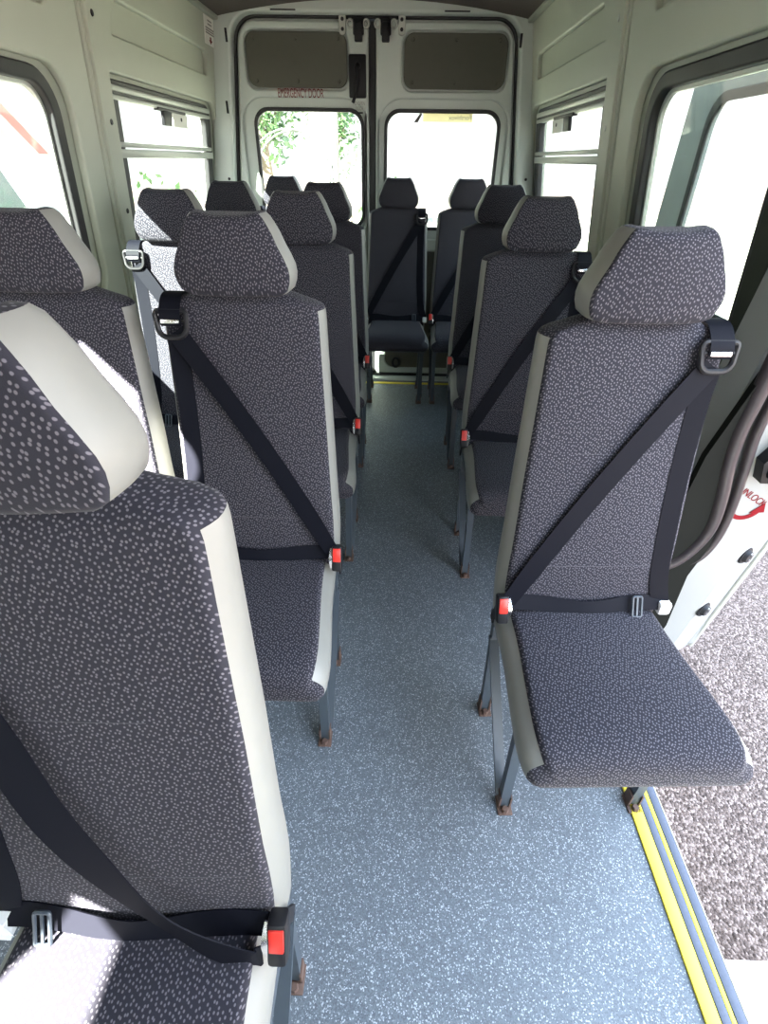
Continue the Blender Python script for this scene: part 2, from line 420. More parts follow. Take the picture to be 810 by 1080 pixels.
PROTO = {}
GRP = 'passenger seats of the minibus'
def copy_tree(o, parent=None):
    c = o.copy(); COL.objects.link(c)
    if parent is not None: c.parent = parent
    for ch in list(o.children): copy_tree(ch, c)
    return c
def seat(m, x, y, label, rz=0., z=0.):
    if m not in PROTO:
        r = empty('passenger_seat', (x, y, z)); make_seat(m, r); PROTO[m] = r
    else: r = copy_tree(PROTO[m]); r.location = (x, y, z)
    r.rotation_euler.z = rz
    r['label'] = label; r['category'] = 'seat'; r['group'] = GRP
    return r
XR, XL, XW = .477, -.354, -.787
r1 = seat(1, XR, 1.032, 'nearest single seat right of the aisle, dotted grey fabric, overhanging the open side doorway', rz=.045)
seat(1, .483, 1.954, 'second single seat right of the aisle, between the doorway seat and the last single')
seat(1, .498, 2.864, 'third single seat right of the aisle, just in front of the rear bench row')
s1 = seat(-1, -.351, .366, 'closest seat at lower left, big cream vinyl sided headrest, sun patch on its cushion')
seat(-1, XL, 1.199, 'left aisle seat directly behind the closest seat, with red belt buckle beside its cushion')
seat(-1, XL, 2.041, 'left aisle seat in the third row, second behind the closest seat')
seat(-1, -.360, 2.855, 'left aisle seat in the fourth row, in front of the left rear window')
seat(-1, -.802, 1.199, 'window seat under the large left side window, behind the closest headrest')
seat(-1, -.804, 2.045, 'third row window seat on the left with sunlit white shoulder and belt guide')
seat(-1, -.808, 2.840, 'fourth row window seat on the left, half sunlit headrest by the sliding vent window')
seat(-1, -.736, 3.785, 'leftmost seat of the rear bench row, seen small below the left rear door window')
seat(1, -.007, 3.785, 'rear bench seat facing the aisle, just right of the gap between the rear doors')
seat(1, .438, 3.785, 'rightmost seat of the rear bench row, below the right rear door window')

# the nearest seat's shoulder strap hangs slack in front of the backrest
b = MB(); b.ribbon([(-.148, -.021, 1.095), (-.110, -.040, 1.02), (-.075, -.060, .91), (-.040, -.088, .79), (.005, -.108, .69), (.055, -.124, .61), (.115, -.136, .55), (.165, -.138, .505), (.185, -.130, .50)],
                   lambda t: .047-.016*math.exp(-((t-.62)/.12)**2), lambda t: (.25*math.sin(3.1*t), -1, .15-.5*math.exp(-((t-.62)/.15)**2)), smooth=5)
tmp = b.build('slack_strap', M['belt'])
for ch in s1.children:
    if ch.name.startswith('shoulder_strap'): ch.data = tmp.data
bpy.data.objects.remove(tmp)
for ch in r1.children:
    if ch.name.startswith('seat_cushion'): ch.scale.x = 1.05

# ------------------------------------------------------------------ van body
ST = dict(kind='structure')
SH = .10
XL0, KL, XR0, KR = -1.323, .125, 1.007, -.144
def ML(u, v, w): return (XL0+KL*v-w, u+SH*(1.65-v), v)      # w grows outward
def MR(u, v, w): return (XR0+KR*v+w, u+SH*(1.65-v), v)
def wplate(mb, mp, outer, holes, w0, w1, bev=0.):
    mb.addmesh(plate(outer, holes, w1-w0, bev), lambda u, v, w: mp(u, v, w+(w0+w1)/2)); return mb
# floor
b = MB()
b.poly_prism([(-1.34, -1.6), (.655, -1.6), (.655, 1.26), (1.02, 1.26), (1.02, 4.02), (-1.34, 4.02)], -.04, 0)
b.build('floor', M['floor'], **ST)
# ceiling (arched headliner)
b = MB(); xs = [-1.10+1.84*k/16 for k in range(17)]
def cz(x): return 2.058+.085*(1-((x+.18)/.92)**2)
rows = [[b.bm.verts.new((x, y, cz(x)+dz)) for x in xs] for (y, dz) in ((-1.64, 0), (1, 0), (3.90, 0), (3.90, .05), (-1.64, .05))]
for A, B in zip(rows, rows[1:]+rows[:1]):
    for k in range(16): b.bm.faces.new((A[k], A[k+1], B[k+1], B[k]))
b.build('ceiling', M['ceil'], **ST)

def side_wall(mp, side, hasdoor):
    tr = MB()
    z0, z1 = .0, 2.075
    w2 = rpoly([(2.51, .90), (3.87, .90), (3.87, 1.685), (2.51, 1.685)], [.08, .10, .10, .03])
    w2s = rpoly([(2.58, .95), (3.76, .95), (3.76, 1.645), (2.58, 1.645)], .05)
    u0 = 1.30 if hasdoor else .98
    w1 = rpoly([(u0, .93), (2.20, .93), (2.20, 1.665), (u0, 1.665)], [.08, .12, .13, .05 if hasdoor else .12])
    w1s = rpoly([(u0+.03, .97), (2.125, .97), (2.125, 1.65), (u0+.03, 1.65)], [.06, .10, .11, .04])
    e2 = rpoly([(2.58, 1.80), (3.76, 1.80), (3.76, 1.905), (2.66, 1.905)], [.01, .03, .03, .02])
    e1 = rpoly([(1.0, 1.80), (2.16, 1.80), (2.16, 1.92), (1.0, 1.92)], [.02, .03, .03, .02])
    lo = 1.235 if hasdoor else -1.6
    holesA = [w1] + ([] if hasdoor else [e1]); holesS = [w1s]
    if not hasdoor:
        holesA.append(rr(.24, .93, .70, 1.62, .08)); holesS.append(rr(.28, .97, .66, 1.59, .06))
        holesA.append(rr(-1.0, 1.22, -.62, 1.48, .05)); holesS.append(rr(-.97, 1.25, -.65, 1.45, .04))
    else:
        e1 = rpoly([(1.32, 1.80), (2.16, 1.80), (2.16, 1.92), (1.32, 1.92)], [.02, .03, .03, .02]); holesA.append(e1)
    # inner trim panels, either side of the pillar groove
    wplate(tr, mp, [(lo, z0), (2.345, z0), (2.345, z1), (lo, z1)], holesA, 0, .028, .007)
    wplate(tr, mp, [(2.365, z0), (4.03, z0), (4.03, z1), (2.365, z1)], [w2, e2], 0, .028, .007)
    for e in [e2, e1]:
        wplate(tr, mp, rr(min(p[0] for p in e)-.02, min(p[1] for p in e)-.02, max(p[0] for p in e)+.02, max(p[1] for p in e)+.02, .02), [], .025, .032)
    wl = tr.build('wall_'+side, M['wall'], **ST)
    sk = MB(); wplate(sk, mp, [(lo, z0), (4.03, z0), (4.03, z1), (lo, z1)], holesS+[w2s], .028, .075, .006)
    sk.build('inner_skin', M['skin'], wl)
    if hasdoor:
        h = MB(); wplate(h, mp, [(-1.6, 1.90), (1.235, 1.90), (1.235, z1), (-1.6, z1)], [], 0, .06, .01)
        wplate(h, mp, [(-1.6, 0), (-.85, 0), (-.85, 1.9), (-1.6, 1.9)], [], 0, .06, .01)
        h.build('door_header', M['wall'], wl)
    # pillar cover with screws
    p = MB(); wplate(p, mp, rr(2.385, .03, 2.492, 2.05, .01), [], -.012, .004, .004)
    pc = p.build('pillar_cover', M['wall'], wl)
    for (u, v) in ((2.43, 1.83), (2.44, 1.53), (2.45, 1.23), (2.44, .93)):
        c = V(mp(u, v, -.012)); n = V(mp(u, v, -.02))-c
        q = MB(); q.cyl(c-n*.2, c+n*.35, .011, .009, 12)
        q.build('screw', M['black'] if side == 'left' else M['alu'], pc)
    # large fixed window
    def ring(outer, inner, a, z, mat, nm, par, bev=.003):
        r = MB(); wplate(r, mp, outer, [inner], a, z, bev); return r.build(nm, mat, par)
    def inset(u0, v0, u1, v1, d, r): return rr(u0+d, v0+d, u1-d, v1-d, r)
    num = {'left': (1, 2, 3), 'right': (4, 5, 6)}[side]
    r = MB(); wplate(r, mp, rpoly([(u0+.012, .952), (2.145, .952), (2.145, 1.652), (u0+.012, 1.652)], [.08, .12, .13, .05]),
                     [rpoly([(u0+.06, 1.0), (2.095, 1.0), (2.095, 1.61), (u0+.06, 1.61)], [.05, .09, .09, .04])], .016, .05, .006)
    wf = r.build('window_%d' % num[0], M['rubber'], **ST)
    ring(rpoly([(u0+.055, .995), (2.1, .995), (2.1, 1.615), (u0+.055, 1.615)], [.05, .09, .1, .04]),
         rpoly([(u0+.07, 1.01), (2.085, 1.01), (2.085, 1.60), (u0+.07, 1.60)], [.04, .08, .085, .03]), .040, .056, M['alu'], 'window_bead', wf)
    q = MB(); wplate(q, mp, rr(u0+.04, .98, 2.11, 1.625, .08), [], .050, .055); q.build('pane', M['glass'], wf)
    # sliding vent window
    r = MB(); wplate(r, mp, rpoly([(2.50, .92), (3.80, .92), (3.80, 1.67), (2.50, 1.67)], [.05, .08, .08, .02]),
                     [rpoly([(2.60, .99), (3.715, .99), (3.715, 1.618), (2.60, 1.618)], [.03, .05, .05, .02])], .018, .05, .005)
    w_ = r.build('window_%d' % num[1], M['rubber'], **ST)
    q = MB()
    for (za, zb, d) in ((1.632, 1.652, .010), (1.606, 1.622, .012), (1.452, 1.470, .012), (1.415, 1.446, .006)):
        q.box((2.52, za, d), (3.775, zb, d+.03), .004, mp)
    q.build('window_rail', M['alu'], w_)
    q = MB(); q.box((2.55, 1.44, .046), (3.77, 1.64, .050), 0, mp); q.build('upper_pane', M['glass'], w_)
    q = MB(); q.box((2.55, .95, .040), (3.77, 1.43, .044), 0, mp); q.build('lower_pane', M['glass'], w_)
    q = MB(); q.box((2.98, 1.600, .004), (3.34, 1.612, .03), .003, mp); q.box((3.04, 1.545, .004), (3.14, 1.606, .022), .004, mp)
    ca = q.build('window_catch', M['black'], w_)
    q = MB(); q.box((3.16, 1.545, .006), (3.36, 1.600, .014), .003, mp); q.build('catch_plate', M['paper'], ca, label='pale plate of the catch')
    q = MB(); c = V(mp(3.27, 1.578, .006)); n = V(mp(3.27, 1.578, 0))-c; q.cyl(c, c+n*.4, .008); q.build('catch_screw', M['black'], ca)
    return wl
wl = side_wall(ML, 'left', False); wr = side_wall(MR, 'right', True)
# emergency exit notice on the left wall
q = MB(); q.box((3.745, 1.935, -.003), (3.935, 2.05, .001), 0, ML); nt_ = q.build('safety_notice', M['paper']); tag(nt_, 'small white notice with red figure high on the left wall by the rear doors', 'sign')
q = MB()
for k, (a, z) in enumerate([(3.80, 3.87)]*2+[(3.76, 3.92)]*3): 
    v = (2.03, 2.016, 1.999, 1.989, 1.979)[k]; q.box((a, v, -.0042), (z, v+.006, -.003), 0, ML)
q.build('notice_print', M['greyink'], nt_)
q = MB(); wplate(q, ML, [(3.83, 1.97), (3.85, 1.97), (3.85, 1.957), (3.87, 1.957), (3.84, 1.941), (3.815, 1.957), (3.83, 1.957)], [], -.0045, -.003); q.build('red_arrow', M['redink'], nt_)
# coving strips
for nm, mp in (('trim_1', ML), ('trim_2', MR)):
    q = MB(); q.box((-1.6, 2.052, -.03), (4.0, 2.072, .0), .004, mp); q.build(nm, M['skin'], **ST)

# rear frame
def MD(u, v, w): return (u, 3.93+w, v)
def lx(z): return -1.215+.119*z
def rx(z): return .87-.109*z
op = rpoly([(lx(0), .02), (rx(0), .02), (rx(2.088), 2.088), (lx(2.088), 2.088)], [.03, .03, .13, .13])
b = MB(); wplate(b, MD, rpoly([(-1.40, -.02), (1.05, -.02), (.70, 2.20), (-1.05, 2.20)], [.01, .01, .04, .04]), [op], -.06, .05, .014)
wr_ = b.build('wall_rear', M['white'], **ST)
b = MB()
for (u, v, a) in ((-1.0, 1.99, .9), (-1.045, 1.67, 1.4), (.655, 1.98, 2.2)):
    b.box((u-.006, v-.03, -.066), (u+.006, v+.03, -.055), .002, MD)
for (u, v) in ((-1.09, 1.31), (.79, 1.33)): b.cyl(MD(u, v, -.066), MD(u, v, -.05), .008)
b.box((-.74, 2.093, -.066), (-.60, 2.099, -.055), .002, MD); b.box((.22, 2.093, -.066), (.36, 2.099, -.055), .002, MD)
b.build('slot', M['black'], wr_)
op2 = rpoly([(lx(0)+.012, .03), (rx(0)-.012, .03), (rx(2.08)-.012, 2.078), (lx(2.08)+.012, 2.078)], [.03, .03, .12, .12])
b = MB(); wplate(b, MD, op, [op2], .012, .051, .003); b.build('weather_seal', M['rubber'], wr_)
# threshold strip
b = MB(); b.box((lx(0)+.02, 3.81, 0), (rx(0)-.02, 3.845, .004), .001); t3 = b.build('trim_3', M['yellow'], **ST)
b = MB(); b.box((lx(0)+.02, 3.846, 0), (rx(0)-.02, 3.885, .006), .001); b.build('dark_strip', M['gripgrey'], t3)
b = MB(); b.box((lx(0)+.02, 3.886, 0), (rx(0)-.02, 3.93, .004), .001); b.build('yellow_strip', M['yellow'], t3)

def rear_door(num, xa0, xa1, xb0, xb1, win, emb, pan, panrec, low):
    # xa: left edge x at z=0/2.07, xb: right edge
    out = rpoly([(xa0, .04), (xb0, .04), (xb1, 2.068), (xa1, 2.068)], [.03, .03, .11 if num == 2 else .02, .11 if num == 1 else .02])
    R_ = rr(*emb, .14); W_ = rr(*win, .085); P_ = rr(*panrec, .06); L_ = rr(*low, .07)
    b = MB(); wplate(b, MD, out, [R_, P_, L_], .02, .045, .011)
    wplate(b, MD, rpoly([(xa0-(.03 if num == 1 else .001), .0), (xb0+(.03 if num == 2 else .001), .0), (xb1+(.03 if num == 2 else .001), 2.11), (xa1-(.03 if num == 1 else .001), 2.11)], .03), [W_], .051, .080, .004)
    d = b.build('door_%d' % num, M['white'], **ST)
    b = MB(); wplate(b, MD, rr(win[0]-.012, win[1]-.012, win[2]+.012, win[3]+.012, .09), [rr(win[0]+.008, win[1]+.008, win[2]-.008, win[3]-.008, .078)], .036, .07, .004)
    b.build('window_seal', M['rubber'], d)
    b = MB(); wplate(b, MD, W_, [], .058, .062); b.build('pane', M['glass'], d)
    b = MB(); wplate(b, MD, rr(*pan, .055), [], .024, .04, .003); p = b.build('dark_panel', M['dpanel'], d)
    xs_ = [pan[0]+.05, (pan[0]+pan[2])/2, pan[2]-.05]
    for x in xs_:
        for z in (pan[1]+.03, pan[3]-.03):
            b = MB(); b.cyl(MD(x, z, .026), MD(x, z, .019), .010, .007, 10); b.build('panel_clip', M['dpanel'], p)
    b = MB(); wplate(b, MD, rr(low[0]-.005, low[1]-.005, low[2]+.005, low[3]+.005, .07), [], .028, .042, .003); b.build('lower_panel', M['dpanel'], d)
    return d
XG = -.181
d1 = rear_door(1, lx(0)+.02, lx(2.07)+.02, XG-.022, XG-.022, (-.905, 1.04, -.243, 1.668), (-.985, .98, -.212, 1.725), (-.918, 1.772, -.328, 2.022), (-.928, 1.762, -.318, 2.032), (-1.07, .09, -.28, .90))
d2 = rear_door(2, XG+.022, XG+.022, rx(0)-.02, rx(2.07)-.02, (-.095, 1.04, .600, 1.668), (-.14, .98, .655, 1.725), (.005, 1.772, .602, 2.022), (-.005, 1.762, .612, 2.032), (-.085, .085, .70, .90))
b = MB(); b.box((XG-.020, .04, .028), (XG+.020, 2.068, .055), .006, MD); b.box((XG-.05, .0, .070), (XG+.05, 2.10, .088), .004, MD); b.build('trim_4', M['rubber'], **ST)
# lettering on the left rear door
def put_text(txt, size, cx, cz_, width, mat, name, par, w=.0195, mirror=False):
    me = text_mesh(txt, size); xs = [v.co.x for v in me.vertices]; k = width/(max(xs)-min(xs))
    b = MB(); b.addmesh(me, lambda x, y, z: MD(cx+(-x if mirror else x)*k, cz_+y, w-z)); return b.build(name, mat, par)
put_text('EMERGENCY DOOR', .062, -.612, 1.744, .275, M['redink'], 'emergency_door_lettering', d1)
put_text('TO OPEN', .026, -.262, 1.700, .075, M['greyink'], 'small_lettering', d1)
put_text('DOOR', .026, -.258, 1.676, .045, M['greyink'], 'small_lettering', d1)
b = MB(); b.box((-.272, 1.652, .0185), (-.238, 1.660, .02), 0, MD); b.build('small_arrow', M['black'], d1)
# handle
b = MB(); b.box((-.318, 1.725, .002), (-.216, 1.925, .022), .008, MD); hd = b.build('door_handle', M['black'], d1)
b = MB(); b.tube([MD(-.268, 1.88, .004), MD(-.268, 1.86, -.022), MD(-.264, 1.80, -.028), MD(-.272, 1.75, -.030), MD(-.296, 1.700, -.026)], [.016, .015, .012, .010, .009], 10); b.cyl(MD(-.268, 1.875, .01), MD(-.268, 1.875, -.012), .022)
b.build('lever', M['black'], hd)
# top bolts and hinge plates of both doors
for d, sg in ((d1, -1), (d2, 1)):
    c = XG + sg*.078
    b = MB(); b.box((c-.030, 2.005, -.012), (c+.030, 2.075, .022), .006, MD); b.box((c-.022, 1.975, -.02), (c+.022, 2.06, .015), .006, MD)
    lt = b.build('top_latch', M['black'], d)
    b = MB()
    for k in (-1, 1): b.tube([MD(c+k*.046+.016*math.cos(a), 2.052+.018*math.sin(a), -.004) for a in [i*math.pi/5 for i in range(10)]], .006, 6, closed=True)
    b.build('latch_ring', M['alu'], lt)
    c = XG + sg*.168
    b = MB(); wplate(b, MD, rr(c-.02, 2.005, c+.02, 2.098, .018), [], .004, .022, .003); hp_ = b.build('strike_plate', M['alu'], d)
    b = MB()
    for z in (2.03, 2.072): b.cyl(MD(c, z, .006), MD(c, z, .001), .009)
    b.build('plate_hole', M['black'], hp_)
# ring pull on the right door
b = MB(); b.tube([MD(0+.024*math.cos(a), .125+.034*math.sin(a), .012) for a in [i*math.pi/8 for i in range(16)]], .009, 8, closed=True); b.build('ring_pull', M['black'], d2)
# sticker on the right rear glass (reads from outside)
b = MB(); b.box((.13, 1.618, .054), (.435, 1.664, .056), 0, MD); sk_ = b.build('window_sticker', M['creampaper']); tag(sk_, 'cream strip sticker with reversed lettering along the top of the right rear window', 'sticker')
put_text('Forshivox', .034, .36, 1.640, .14, M['greyink'], 'reversed_lettering', sk_, w=.0535, mirror=True)
b = MB(); wplate(b, MD, [(.075, 1.615), (.10, 1.615), (.125, 1.655), (.115, 1.664)], [], .054, .056); b.build('sticker_corner', M['dpanel'], sk_)

# side doorway nosing
t5 = None
x = .655
for (wd, mt, nm, h) in ((.032, 'yellow', 'yellow_strip', .006), (.020, 'gripgrey', 'grip_strip', .007), (.011, 'yellow', 'yellow_strip', .006), (.022, 'gripgrey', 'grip_strip', .007), (.004, 'cream', 'edge_strip', .006)):
    b = MB(); b.box((x, -.80, -.04), (x+wd-.0012, 1.26, h), .001); 
    if t5 is None: t5 = b.build('trim_5', M[mt], **ST)
    else: b.build(nm, M[mt], t5)
    x += wd
b = MB(); b.box((.652, -1.6, -.40), (.735, 1.26, -.041)); b.box((.735, -1.6, -.40), (.985, -.80, -.0)); b.build('sill_panel', M['ext'], t5)
# step outside
st = empty('entrance_step', (.97, -.05, -.45), 'white chequered entrance step below the side doorway at lower right', 'step')
b = MB(); b.box((-.18, -.62, .17), (.22, .505, .20), .006); b.build('tread', M['ext'], st)
b = MB()
for i in range(4):
    for j in range(9): 
        c = V((-.13+i*.085, -.52+j*.12, .2)); b.bar(c-V((.02, .02, -.001)), c+V((.02, .02, .001)), .012, .003, up=(0, 0, 1))
b.build('grip_pattern', M['ext'], st)
b = MB(); b.box((-.235, -.5, .02), (-.20, .4, .19), .004); b.box((-.2, -.45, .0), (-.15, -.40, .17)); b.box((-.2, .33, .0), (-.15, .38, .17)); b.build('bracket', M['frame'], st)

# right doorway rear edge: lip, seals and the opened sliding door
def MS(x, y, z): return (x, y+.10*(.6-z), z)
b = MB()
pts = [(1.255+.0, z) for z in (1.9, 1.02, .74)]
b.box((1.222, .30, -.004), (1.236, 1.88, .03), .003, MR); lip = b.build('trim_6', M['wall'], **ST)
b = MB(); b.box((1.19, .86, -.004), (1.225, .872, .012), .002, MR); b.build('lip_clip', M['alu'], lip)
jp = [(.804, 1.092), (.771, .827), (.789, .317), (.934, -.2), (.951, .117), (.914, .378), (.923, .51), (.906, .623), (.859, .763), (.839, .879), (.834, 1.035)]
b = MB(); b.poly_prism(jp, 0, .02, lambda x, z, o: (x, 1.292-.16*z-o, z)); b.build('door_jamb', M['jamb'], lip)
b = MB(); wplate(b, MR, [(1.228, 0), (1.302, 0), (1.302, 1.64), (1.228, 1.64)], [], -.010, .004, .004); b.build('dark_pillar_trim', M['ptrim'], wr)
Rp = lambda L: catmull([V(p) for p in L], 5)
sl1 = [(.79, 1.05, 1.5), (.803, 1.09, 1.20), (.811, 1.111, 1.046), (.816, 1.122, .976), (.821, 1.134, .90), (.841, 1.15, .802), (.873, 1.167, .692), (.893, 1.184, .587), (.881, 1.199, .497), (.839, 1.209, .428), (.75, 1.215, .40)]
b = MB(); b.tube(Rp(sl1), .018, 12); s_ = b.build('trim_7', M['seal'], **ST)
sl2 = [(.84, 1.06, 1.5), (.855, 1.10, 1.20), (.86, 1.12, 1.04), (.862, 1.132, .957), (.870, 1.144, .884), (.894, 1.16, .784), (.926, 1.183, .637), (.936, 1.201, .525), (.915, 1.214, .442), (.85, 1.222, .40), (.76, 1.23, .385)]
b = MB(); b.tube(Rp(sl2), .013, 12); b.build('outer_lip', M['seal'], s_)
# sliding door
b = MB()
b.poly_prism([(.80, 1.235), (1.035, 1.215), (1.045, 1.219), (1.172, 1.295), (1.172, 1.36), (.80, 1.36)], -.12, 1.90, lambda x, y, z: (x-.0*max(0, z-1.0), y+.16*(.45-z), z))
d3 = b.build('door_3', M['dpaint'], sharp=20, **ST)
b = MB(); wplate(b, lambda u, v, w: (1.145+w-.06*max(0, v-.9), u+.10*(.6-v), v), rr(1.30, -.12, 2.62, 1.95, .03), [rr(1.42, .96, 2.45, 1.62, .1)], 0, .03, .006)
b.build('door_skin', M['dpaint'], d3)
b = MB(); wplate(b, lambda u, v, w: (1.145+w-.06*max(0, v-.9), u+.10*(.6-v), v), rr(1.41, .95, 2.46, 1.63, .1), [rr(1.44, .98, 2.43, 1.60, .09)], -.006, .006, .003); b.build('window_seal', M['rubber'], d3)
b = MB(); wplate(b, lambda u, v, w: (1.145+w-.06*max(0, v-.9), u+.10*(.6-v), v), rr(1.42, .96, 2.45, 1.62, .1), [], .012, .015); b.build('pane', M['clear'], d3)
DF = lambda x, z, o=0.: V((x, 1.235-.085*(x-.80)+.16*(.45-z)-o, z))     # on the door's leading face
b = MB(); b.poly_prism([(0, 0), (.16, 0), (.16, .15), (.02, .17), (-.02, .06)], 0, .035, lambda x, y, z: DF(.935+x, .755+y, z)); lk = b.build('door_lock', M['black'], d3)
b = MB(); b.cyl(DF(.955, .79, .03), DF(.955, .79, .05), .022, .019, 18); b.build('lock_knob', M['black'], lk)
me = text_mesh('UNLOCK', .030, .0004); ca, sa = math.cos(-.45), math.sin(-.45)
b = MB(); b.addmesh(me, lambda x, y, z: DF(.967+(x*ca-y*sa)*.75, .688+x*sa*.9+y*ca, .001+z)); b.build('unlock_lettering', M['redink'], d3)
arc = [(.968+.036*math.cos(a), .652+.040*math.sin(a)) for a in [math.radians(195+k*12) for k in range(13)]]
b = MB(); b.ribbon([DF(x, z, .002) for x, z in arc], .013, (0, -1, 0), th=.001, smooth=2)
ax, az = arc[-1]; b.poly_prism([(ax-.018, az-.006), (ax+.018, az+.000), (ax+.006, az+.034)], 0, .0012, lambda x, y, z: DF(x, y, .0015+z)); b.build('red_arrow', M['redink'], d3)
def DO(t, z, o=0.):                                                        # on the bevelled outer face
    p = V((1.045, 1.219, z)).lerp(V((1.172, 1.295, z)), t); n = V((.51, -.86, 0)).normalized()
    return p + n*o + V((0, .16*(.45-z), 0))
for (t, z) in ((.24, .445), (.10, .185)):
    b = MB(); b.cyl(DO(t, z, 0), DO(t, z, .006), .030, .028, 18); b.cyl(DO(t, z, .006), DO(t, z, .016), .022, .018, 16)
    bf = b.build('door_buffer', M['black'], d3)
    b = MB(); b.cyl(DO(t, z+.012, .013), DO(t, z+.012, .019), .006); b.cyl(DO(t, z-.012, .013), DO(t, z-.012, .019), .006); b.build('buffer_screw', M['chrome'], bf)
b = MB(); b.tube([(1.174, 1.290+.16*(.45-z), z) for z in (-.12, .3, .8, 1.4, 1.9)], .008, 8); b.build('edge_seal', M['alu'], d3)

# front of the cab (behind the photographer)
b = MB(); b.addmesh(plate(rr(-1.35, 0, 1.02, 2.14, .05), [rpoly([(-.9, 1.1), (.60, 1.1), (.55, 1.6), (-.85, 1.6)], .08)], .05, .01), lambda u, v, w: (u, -1.55+w, v))
wf_ = b.build('wall_front', M['wall'], **ST)

# ------------------------------------------------------------------ outside
b = MB(); b.quad([(-60, -60, -.45), (60, -60, -.45), (60, 60, -.45), (-60, 60, -.45)]); b.build('ground', M['asphalt'], **ST)
b = MB(); b.poly_prism([(-14, 5.2), (14, 5.2), (14, 26), (-14, 26)], -.449, -.43); b.build('ground', M['gravel'], **ST)
# house to the left
hs = empty('house', (-9, 6, -.45), 'pale rendered house with tiled roof seen through the left side window', 'house')
b = MB(); b.box((-4, -16, 0), (0, 12, 3.6)); b.build('wall', M['render'], hs)
b = MB()
for k in range(14):
    x0 = .45-k*.18; z0 = 3.5+k*.14
    b.box((x0-.26, -16.4, z0), (x0, 12.4, z0+.05), .01)
b.build('roof', M['tile'], hs)
b = MB(); b.tube([(.5, -16.4, 3.48), (.5, 12.4, 3.48)], .06, 8); b.cyl((.12, 3.6, 0), (.12, 3.6, 3.45), .04); b.build('gutter', M['ironwork'], hs)
b = MB(); b.bar((.35, 7.2, 3.15), (.35, 8.95, 1.92), .08, .24, up=(1, 0, 0)); b.bar((.35, 7.2, 3.15), (.35, 5.4, 1.92), .08, .24, up=(1, 0, 0)); b.build('porch_bargeboard', M['redwood'], hs)
for yy in (-5.5, -1, 2.6):
    b = MB(); b.box((-.02, yy-.6, 1.0), (.05, yy+.6, 2.2), .01); w_ = b.build('window', M['ext'], hs)
    b = MB(); b.box((.04, yy-.52, 1.08), (.06, yy+.52, 2.12)); b.build('window_pane', M['winglass'], w_)
# parked van on the left with red roof band
pv = empty('parked_van', (-5.4, 6.2, -.45), 'white van with red roof band parked beyond the left side window', 'van')
def PV(x, y, z): return (x, y, z)
b = MB(); prof = rpoly([(-3.6, .35), (1.35, .35), (1.35, 1.1), (1.05, 1.35), (.45, 2.05), (-3.6, 2.15)], [.05, .1, .15, .1, .12, .1], 4)
b.poly_prism([(p[0], p[1]) for p in prof], -.9, .9, lambda x, y, z: (z, x, y)); b.build('body', M['ext'], pv)
b = MB(); b.bar((-0.0, 1.00, 1.43), (0, .50, 2.02), 1.5, .02, up=(1, 0, 0)); b.bm.free()
b = MB(); b.quad([(-.78, 1.0, 1.42), (.78, 1.0, 1.42), (.70, .50, 2.01), (-.70, .50, 2.01)])
bmesh.ops.translate(b.bm, verts=b.bm.verts[:], vec=(0, .02, .02)); b.build('windscreen', M['winglass'], pv)
b = MB(); b.quad([(.905, .85, 1.35), (.905, -.2, 1.35), (.905, -.2, 1.95), (.905, .45, 1.95)]); b.build('side_glass', M['winglass'], pv)
b = MB(); b.box((-.85, -3.5, 2.14), (.85, .42, 2.24), .03); b.box((.88, -3.5, 2.0), (.915, .35, 2.10), .01); b.build('roof_band', M['redwood'], pv)
for yy in (.75, -2.5):
    for sx in (-.88, .88):
        b = MB(); b.tube([(sx+.11*k, yy, .32) for k in (-1, 1)], .32, 20); b.build('wheel', M['rubber'], pv)
# trees and shrubs
def leaves(b, c, r, n, sz):
    for _ in range(n):
        while True:
            d = V((random.uniform(-1, 1), random.uniform(-1, 1), random.uniform(-1, 1)))
            if .3 < d.length < 1: break
        p = V(c)+V((d.x*r[0], d.y*r[1], d.z*r[2])); a = V((random.gauss(0, 1), random.gauss(0, 1), random.gauss(0, 1))).normalized(); e = a.orthogonal().normalized(); s = sz*random.uniform(.6, 1.3)
        b.quad([p-a*s, p+e*s*.5, p+a*s, p-e*s*.5])
def tree(loc, h, r, label, nl, sz, cat='tree', trunk=True):
    t = empty('tree' if cat == 'tree' else 'shrub', loc, label, cat)
    if trunk:
        b = MB(); b.tube([(0, 0, 0), (.08, 0, h*.3), (-.05, .05, h*.6), (0, 0, h*.9)], [.16, .13, .10, .05], 8)
        for k in range(5):
            a = k*1.3; b.tube([(0, 0, h*(.4+.08*k)), (math.cos(a)*r*.6, math.sin(a)*r*.6, h*(.65+.06*k))], [.05, .02], 6)
        b.build('trunk', M['bark'], t)
    else:
        b = MB()
        for k in range(5): a = k*1.25; b.tube([(0, 0, 0), (math.cos(a)*r*.5, math.sin(a)*r*.5, h*.7)], [.03, .012], 6)
        b.build('stems', M['bark'], t)
    b = MB()
    for k in range(7 if trunk else 3):
        a = k*2.4; q = (math.cos(a)*r*.5, math.sin(a)*r*.5, h*(.72 if trunk else .55)+random.uniform(-.15, .15)*h)
        leaves(b, q, (r*.65, r*.65, h*.25), nl//7, sz)
    b.build('foliage', M['leaf'], t, recalc=False)
tree((-3.0, 13.5, -.45), 4.6, .85, 'green tree beyond the top left of the left rear door window', 1300, .09)
tree((-2.1, 18.5, -.45), 4.2, .8, 'smaller distant green tree at the upper right of the left rear door window', 1000, .11)
tree((-3.4, 8.6, -.45), 1.9, .5, 'green bush seen through the left sliding vent window', 500, .06, 'shrub', False)
tree((-.5, 8.6, -.45), 1.85, .6, 'low bush beyond the lower right of the left rear door window', 450, .06, 'shrub', False)
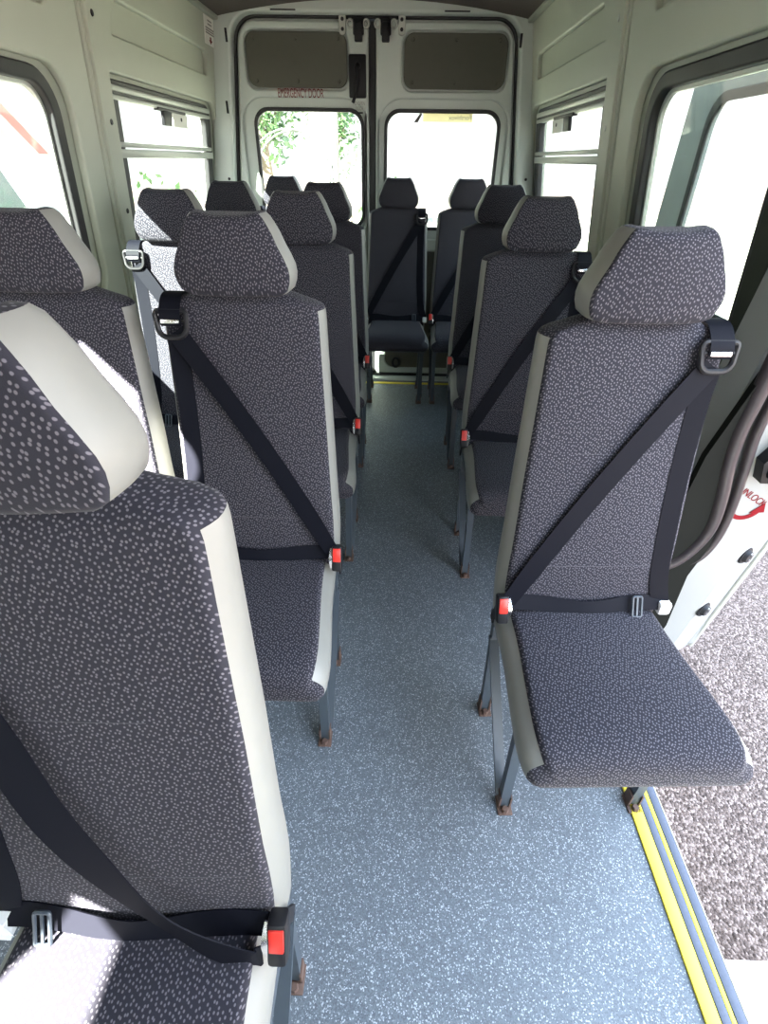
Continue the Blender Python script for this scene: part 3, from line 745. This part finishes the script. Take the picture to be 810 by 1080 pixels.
# garden arch and wall
ga = empty('garden_arch', (-1.75, 9.8, -.45), 'thin metal garden arch beyond the left rear door window', 'arch')
for dy in (0, .5):
    b = MB(); b.tube([(-.62, dy, 0), (-.62, dy, 1.7)]+[(-.62*math.cos(a), dy, 1.7+.55*math.sin(a)) for a in [math.pi*k/12 for k in range(1, 12)]]+[(.62, dy, 1.7), (.62, dy, 0)], .016, 8)
    b.build('hoop', M['ironwork'], ga)
b = MB()
for z in (.4, .8, 1.2, 1.6):
    for s in (-.62, .62): b.cyl((s, 0, z), (s, .5, z), .008, None, 6)
b.build('rungs', M['ironwork'], ga)
b = MB(); b.box((-1.62, 11.2, -.45), (-1.15, 11.6, 3.0), .01); bp_ = b.build('brick_pillar', M['brick']); tag(bp_, 'pale brick pillar beyond the middle of the left rear door window', 'pillar')

# ------------------------------------------------------------------ light
w = bpy.data.worlds.new('sky'); S.world = w; w.use_nodes = True; nt = w.node_tree
bg = nt.nodes['Background']; N = nt.nodes.new; L = nt.links.new
tc = N('ShaderNodeTexCoord'); sx = N('ShaderNodeSeparateXYZ'); rp = N('ShaderNodeValToRGB')
L(tc.outputs['Generated'], sx.inputs[0]); L(sx.outputs[2], rp.inputs[0]); L(rp.outputs[0], bg.inputs[0])
rp.color_ramp.elements[0].color = (1, 1, 1, 1); rp.color_ramp.elements[1].color = (.50, .70, 1, 1)
# sky brightened towards the van's front right, added for stronger light through the doorway
dt = N('ShaderNodeVectorMath'); dt.operation = 'DOT_PRODUCT'; dt.inputs[1].default_value = (.72, -.55, .42); L(tc.outputs['Generated'], dt.inputs[0])
m1 = N('ShaderNodeMath'); m1.operation = 'MULTIPLY_ADD'; m1.inputs[1].default_value = .5; m1.inputs[2].default_value = .5; L(dt.outputs['Value'], m1.inputs[0])
m2 = N('ShaderNodeMath'); m2.operation = 'POWER'; m2.inputs[1].default_value = 2; L(m1.outputs[0], m2.inputs[0])
m3 = N('ShaderNodeMath'); m3.operation = 'MULTIPLY_ADD'; m3.inputs[1].default_value = 11; m3.inputs[2].default_value = 3.0; L(m2.outputs[0], m3.inputs[0])
L(m3.outputs[0], bg.inputs[1])
sun = bpy.data.lights.new('sun', 'SUN'); sun.energy = 190; sun.angle = math.radians(.6); sun.color = (1, .96, .88)
so = bpy.data.objects.new('sun', sun); COL.objects.link(so); so.location = (-6, -6, 9)
so.rotation_euler = V((1, 1.2, -1.12)).to_track_quat('-Z', 'Y').to_euler()
vs = S.view_settings; vs.view_transform = 'Standard'; vs.look = 'None'; vs.gamma = 1; vs.use_curve_mapping = False; vs.exposure = 0
S.cycles.max_bounces = 12; S.cycles.diffuse_bounces = 6; S.cycles.transparent_max_bounces = 16
